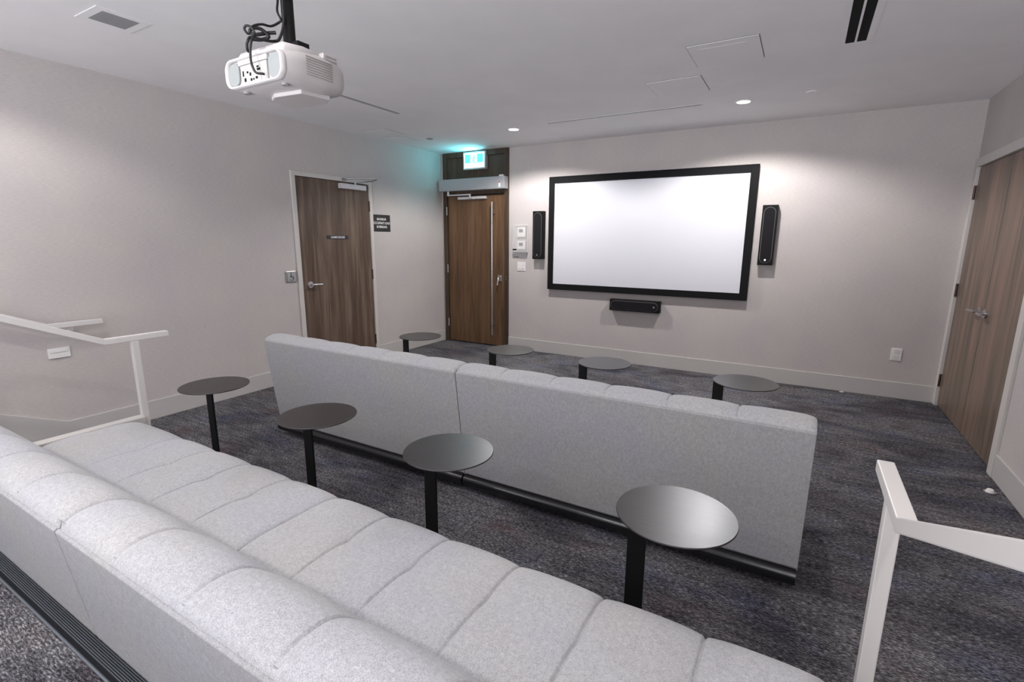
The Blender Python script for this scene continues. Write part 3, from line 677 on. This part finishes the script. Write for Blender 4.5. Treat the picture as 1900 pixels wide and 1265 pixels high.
def bench(label, loc, group, BW=1.80, seams=None):
    """local frame: x 0..BW, y 0 = top rear edge, +y towards the screen, z 0 = carpet"""
    s = thing('tufted_bench', label, 'bench', loc, group)
    seams = seams or [BW*k/6 for k in range(1, 6)]
    g = 0.0025
    seat = cushion([(0.30, 0.30, 0), (0.36, 0.425, 0), (0.435, 0.448, .3), (0.51, 0.464, 1), (0.64, 0.468, 1), (0.78, 0.466, 1), (0.865, 0.457, 1), (0.915, 0.430, .9), (0.935, 0.385, .7),
                    (0.932, 0.33, .3), (0.905, 0.285, 0), (0.86, 0.275, 0), (0.60, 0.275, 0), (0.34, 0.28, 0)], g, BW-g, seams, 0.030, 0.010, 0.007, (0.69, 0.009))
    seat.build('seat_cushion', M_FABRIC, s, world=False)
    back = cushion([(0.030, 0.60, 0), (0.014, 0.735, 0), (0.007, 0.772, 0), (0.018, 0.796, .15), (0.045, 0.809, .6), (0.090, 0.815, 1), (0.145, 0.803, 1), (0.200, 0.757, 1), (0.265, 0.675, 1), (0.332, 0.582, 1),
                    (0.382, 0.515, 1), (0.404, 0.478, .7), (0.400, 0.452, .2), (0.375, 0.435, 0), (0.30, 0.42, 0), (0.23, 0.36, 0), (0.12, 0.32, 0), (0.070, 0.34, 0)], g, BW-g, seams, 0.034, 0.008, 0.006)
    back.build('back_cushion', M_FABRIC, s, world=False)
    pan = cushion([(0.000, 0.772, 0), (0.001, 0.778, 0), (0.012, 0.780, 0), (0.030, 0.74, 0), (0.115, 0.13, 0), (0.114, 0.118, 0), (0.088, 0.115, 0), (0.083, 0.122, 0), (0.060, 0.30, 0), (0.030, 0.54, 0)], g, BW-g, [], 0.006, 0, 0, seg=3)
    pan.build('back_panel', M_SHADEFAB, s, world=False)
    b = MB().box(0.02, BW-0.02, 0.115, 0.86, 0.235, 0.272); b.build('seat_frame', M_BLACK, s, world=False)
    b = MB().cyl((0.006, 0.086, 0.073), (BW-0.006, 0.086, 0.073), 0.037, n=28); b.build('base_tube', M_TUBE, s, world=False, bevel=0)
    for x in (0.22, BW-0.22):
        b = MB().box(x-0.03, x+0.03, 0.14, 0.80, 0.0, 0.014).box(x-0.03, x+0.03, 0.14, 0.20, 0.014, 0.234).box(x-0.03, x+0.03, 0.70, 0.76, 0.014, 0.234)
        b.box(x-0.03, x+0.03, 0.118, 0.14, 0.03, 0.09)
        b.build('leg', M_BLACK, s, world=False, bevel=0.003)
    return s
FY, BY = -3.82, -5.64
b0 = bench('light grey tufted bench in the front row, right of the middle join', (3.04, FY, 0), 'tufted benches in two rows')
for lab, x, y in (('light grey tufted bench in the front row, nearer the left wall', 1.24, FY),
                  ('light grey tufted bench in the back row, nearest the camera and the right handrail', 3.09, BY)):
    c = copy_tree(b0); c.location = (x, y, 0); c['label'] = lab
bench('light grey tufted bench in the back row, nearer the left wall', (1.345, BY, 0), 'tufted benches in two rows', 1.745, [0.505, 0.815, 1.125, 1.435])

# ------------------------------------------------------------------ round side tables
def side_table(cx, cyy, label, px=-0.13, py=0.03):
    """local frame origin: under the middle of the disc"""
    s = thing('side_table', label, 'side table', (cx, cyy, 0), 'round black side tables')
    ZT = 0.648; r = 0.193
    n = 72; vs = []
    for rr, z in ((r-0.003, ZT-0.007), (r, ZT-0.005), (r, ZT-0.002), (r-0.0015, ZT)):
        vs += [(rr*math.cos(2*PI*i/n), rr*math.sin(2*PI*i/n), z) for i in range(n)]
    b = MB().add(vs, [(k*n+i, k*n+(i+1) % n, (k+1)*n+(i+1) % n, (k+1)*n+i) for k in range(3) for i in range(n)], True)
    b.add(vs[:n], [tuple(range(n-1, -1, -1))]).add(vs[-n:], [tuple(range(n))])
    b.build('table_top', M_TOP, s, world=False)
    MB().box(px-0.0325, px+0.0325, py-0.006, py+0.006, 0.010, ZT-0.0135).build('post', M_BLACK, s, world=False, bevel=0.0015)
    MB().box(px-0.0325, px+0.06, py-0.02, py+0.02, ZT-0.0134, ZT-0.0072).build('mounting_plate', M_BLACK, s, world=False, bevel=0.001)
    MB().box(px-0.14, px+0.14, py-0.20, py+0.02, 0.0, 0.010).build('foot_plate', M_BLACK, s, world=False, bevel=0.002)
    return s
front = [(1.689, -2.546, 'round dark side table in front of the front benches, nearest the entry door'),
         (2.706, -2.611, 'round grey-topped side table in front of the front benches, second from the left wall'),
         (3.525, -2.632, 'round pale-reflecting side table in front of the front benches, third from the left wall'),
         (4.478, -2.651, 'round side table in front of the right end of the front benches')]
back = [(1.655, -4.431, 'round dark brown side table between the rows, nearest the left handrail'),
        (2.642, -4.462, 'round dark brown side table between the rows, second from the left handrail'),
        (3.487, -4.469, 'round side table with a greenish sheen between the rows, third from the left handrail'),
        (4.438, -4.483, 'round side table with a bright silvery sheen between the rows, nearest the right handrail')]
t0 = side_table(front[0][0], front[0][1], front[0][2], -0.155, -0.03)
for x, y, l in front[1:]:
    c = copy_tree(t0); c.location = (x, y, 0); c['label'] = l
t1 = side_table(back[0][0], back[0][1], back[0][2])
for x, y, l in back[1:]:
    c = copy_tree(t1); c.location = (x, y, 0); c['label'] = l

# ------------------------------------------------------------------ handrails
def rail_path(b, pts, wx, hz):
    """rectangular bar along points in a y-z plane, mitred; pts are (x, y, z) of the centre line"""
    P = [Vector(p) for p in pts]; vs = []
    for i, p in enumerate(P):
        d0 = (p-P[i-1]).normalized() if i else (P[1]-P[0]).normalized()
        d1_ = (P[i+1]-p).normalized() if i < len(P)-1 else d0
        d = (d0+d1_).normalized(); k = 1/max(0.3, d.dot(d1_))
        nrm = Vector((0, -d.z, d.y)); nrm = nrm if nrm.z > 0 else -nrm
        for sx, sz in ((-1, -1), (1, -1), (1, 1), (-1, 1)): vs.append(p+Vector((sx*wx/2, 0, 0))+nrm*(sz*hz/2*k))
    m = len(P)
    b.add(vs, [(i*4+j, i*4+(j+1) % 4, (i+1)*4+(j+1) % 4, (i+1)*4+j) for i in range(m-1) for j in range(4)]+[(3, 2, 1, 0), tuple((m-1)*4+j for j in range(4))])
def stair_rail(x, label, ye=-4.43, px=None):
    s = thing('stair_handrail', label, 'handrail', (x, -4.62, 0))
    b = MB(); zc = 0.925
    rail_path(b, [(x, ye, zc), (x, -4.775, zc), (x, -5.62, zc+0.40), (x, -5.93, zc+0.40)], 0.040, 0.034)
    b.build('top_rail', M_RAIL, s, bevel=0.003)
    MB().box(x-0.018, x+0.018, -4.640, -4.602, 0.0 if x < 3 else 0.0, zc-0.0175).build('post', M_RAIL, s, bevel=0.003)
    MB().box(x-0.018, x+0.018, -5.80, -5.75, PLAT, zc+0.38).build('post', M_RAIL, s, bevel=0.003)
    return s
stair_rail(1.160, 'white handrail of the left stairs, standing at the far end of the back bench')
stair_rail(4.972, 'white square tube handrail of the right stairs, close to the camera')
s = thing('wall_handrail', 'white handrail fixed to the left wall behind the standing handrail', 'handrail', (0.08, -4.6, 0.9))
b = MB(); rail_path(b, [(0.075, -4.375, 0.905), (0.075, -4.70, 0.905), (0.075, -5.62, 1.325), (0.075, -5.95, 1.325)], 0.036, 0.036)
b.build('top_rail', M_RAIL, s, bevel=0.003)
for y, z in ((-4.56, 0.887), (-5.80, 1.307)):
    b = MB().tube([(0.006, y, z-0.055), (0.045, y, z-0.055), (0.075, y, z-0.02), (0.075, y, z)], 0.007, 10).cyl((0.0005, y, z-0.055), (0.006, y, z-0.055), 0.026, n=18)
    b.build('bracket', M_RAIL, s)

# ------------------------------------------------------------------ stair nosings
def nosing(x0, x1, y, z, label):
    s = thing('stair_nosing', label, 'stair nosing', ((x0+x1)/2, y, z), 'ribbed black stair nosings')
    MB().box(x0, x1, y-0.044, y+0.006, z+0.0005, z+0.005).box(x0, x1, y+0.0005, y+0.006, z-0.03, z+0.0005).build('tread_strip', M_RUB, s)
    b = MB()
    for k in range(7): b.box(x0, x1, y+0.002-k*0.0052, y+0.0045-k*0.0052, z+0.005, z+0.0078)
    b.build('ribs', M_RUBL, s)
    MB().cyl((x0, y-0.0440, z+0.0045), (x1, y-0.0440, z+0.0045), 0.0042, n=12).build('edge_bead', M_RUBL, s)
nosing(1.22, 4.94, PY, PLAT, 'long ribbed black nosing on the platform edge behind the back bench')
for x0, x1, l in ((0.016, 1.138, 'left'), (5.022, W-0.016, 'right')):
    nosing(x0, x1, PY, PLAT, 'ribbed black nosing on the top step of the %s stairs' % l)
    nosing(x0, x1, PY+0.31, 0.28, 'ribbed black nosing on the middle step of the %s stairs' % l)
    nosing(x0, x1, PY+0.62, 0.14, 'ribbed black nosing on the lowest step of the %s stairs' % l)

# ------------------------------------------------------------------ small things on the carpet
def scrap(x, y, label, r=0.02, seed=1):
    rnd = random.Random(seed); n = 9
    pts = [(x+r*rnd.uniform(.5, 1.2)*math.cos(2*PI*i/n), y+r*rnd.uniform(.4, .9)*math.sin(2*PI*i/n)) for i in range(n)]
    tag(top(MB().prism(pts, 2, 0.0, 0.008).build('paper_scrap', M_WHITE, bevel=0.002)), label, 'scrap')
scrap(5.21, -0.045, 'tiny white scrap on the carpet against the front baseboard', 0.022, 3)
s = thing('door_stop', 'small shiny floor door stop near the right wall and double door', 'door stop', (5.88, -2.08, 0))
MB().cyl((5.88, -2.08, 0), (5.88, -2.08, 0.006), 0.032, n=24).build('base', M_STEEL, s, bevel=0.002)
MB().cyl((5.88, -2.08, 0.006), (5.88, -2.08, 0.022), 0.022, 0.016, n=24).build('bumper', M_WHITE, s, bevel=0.003)
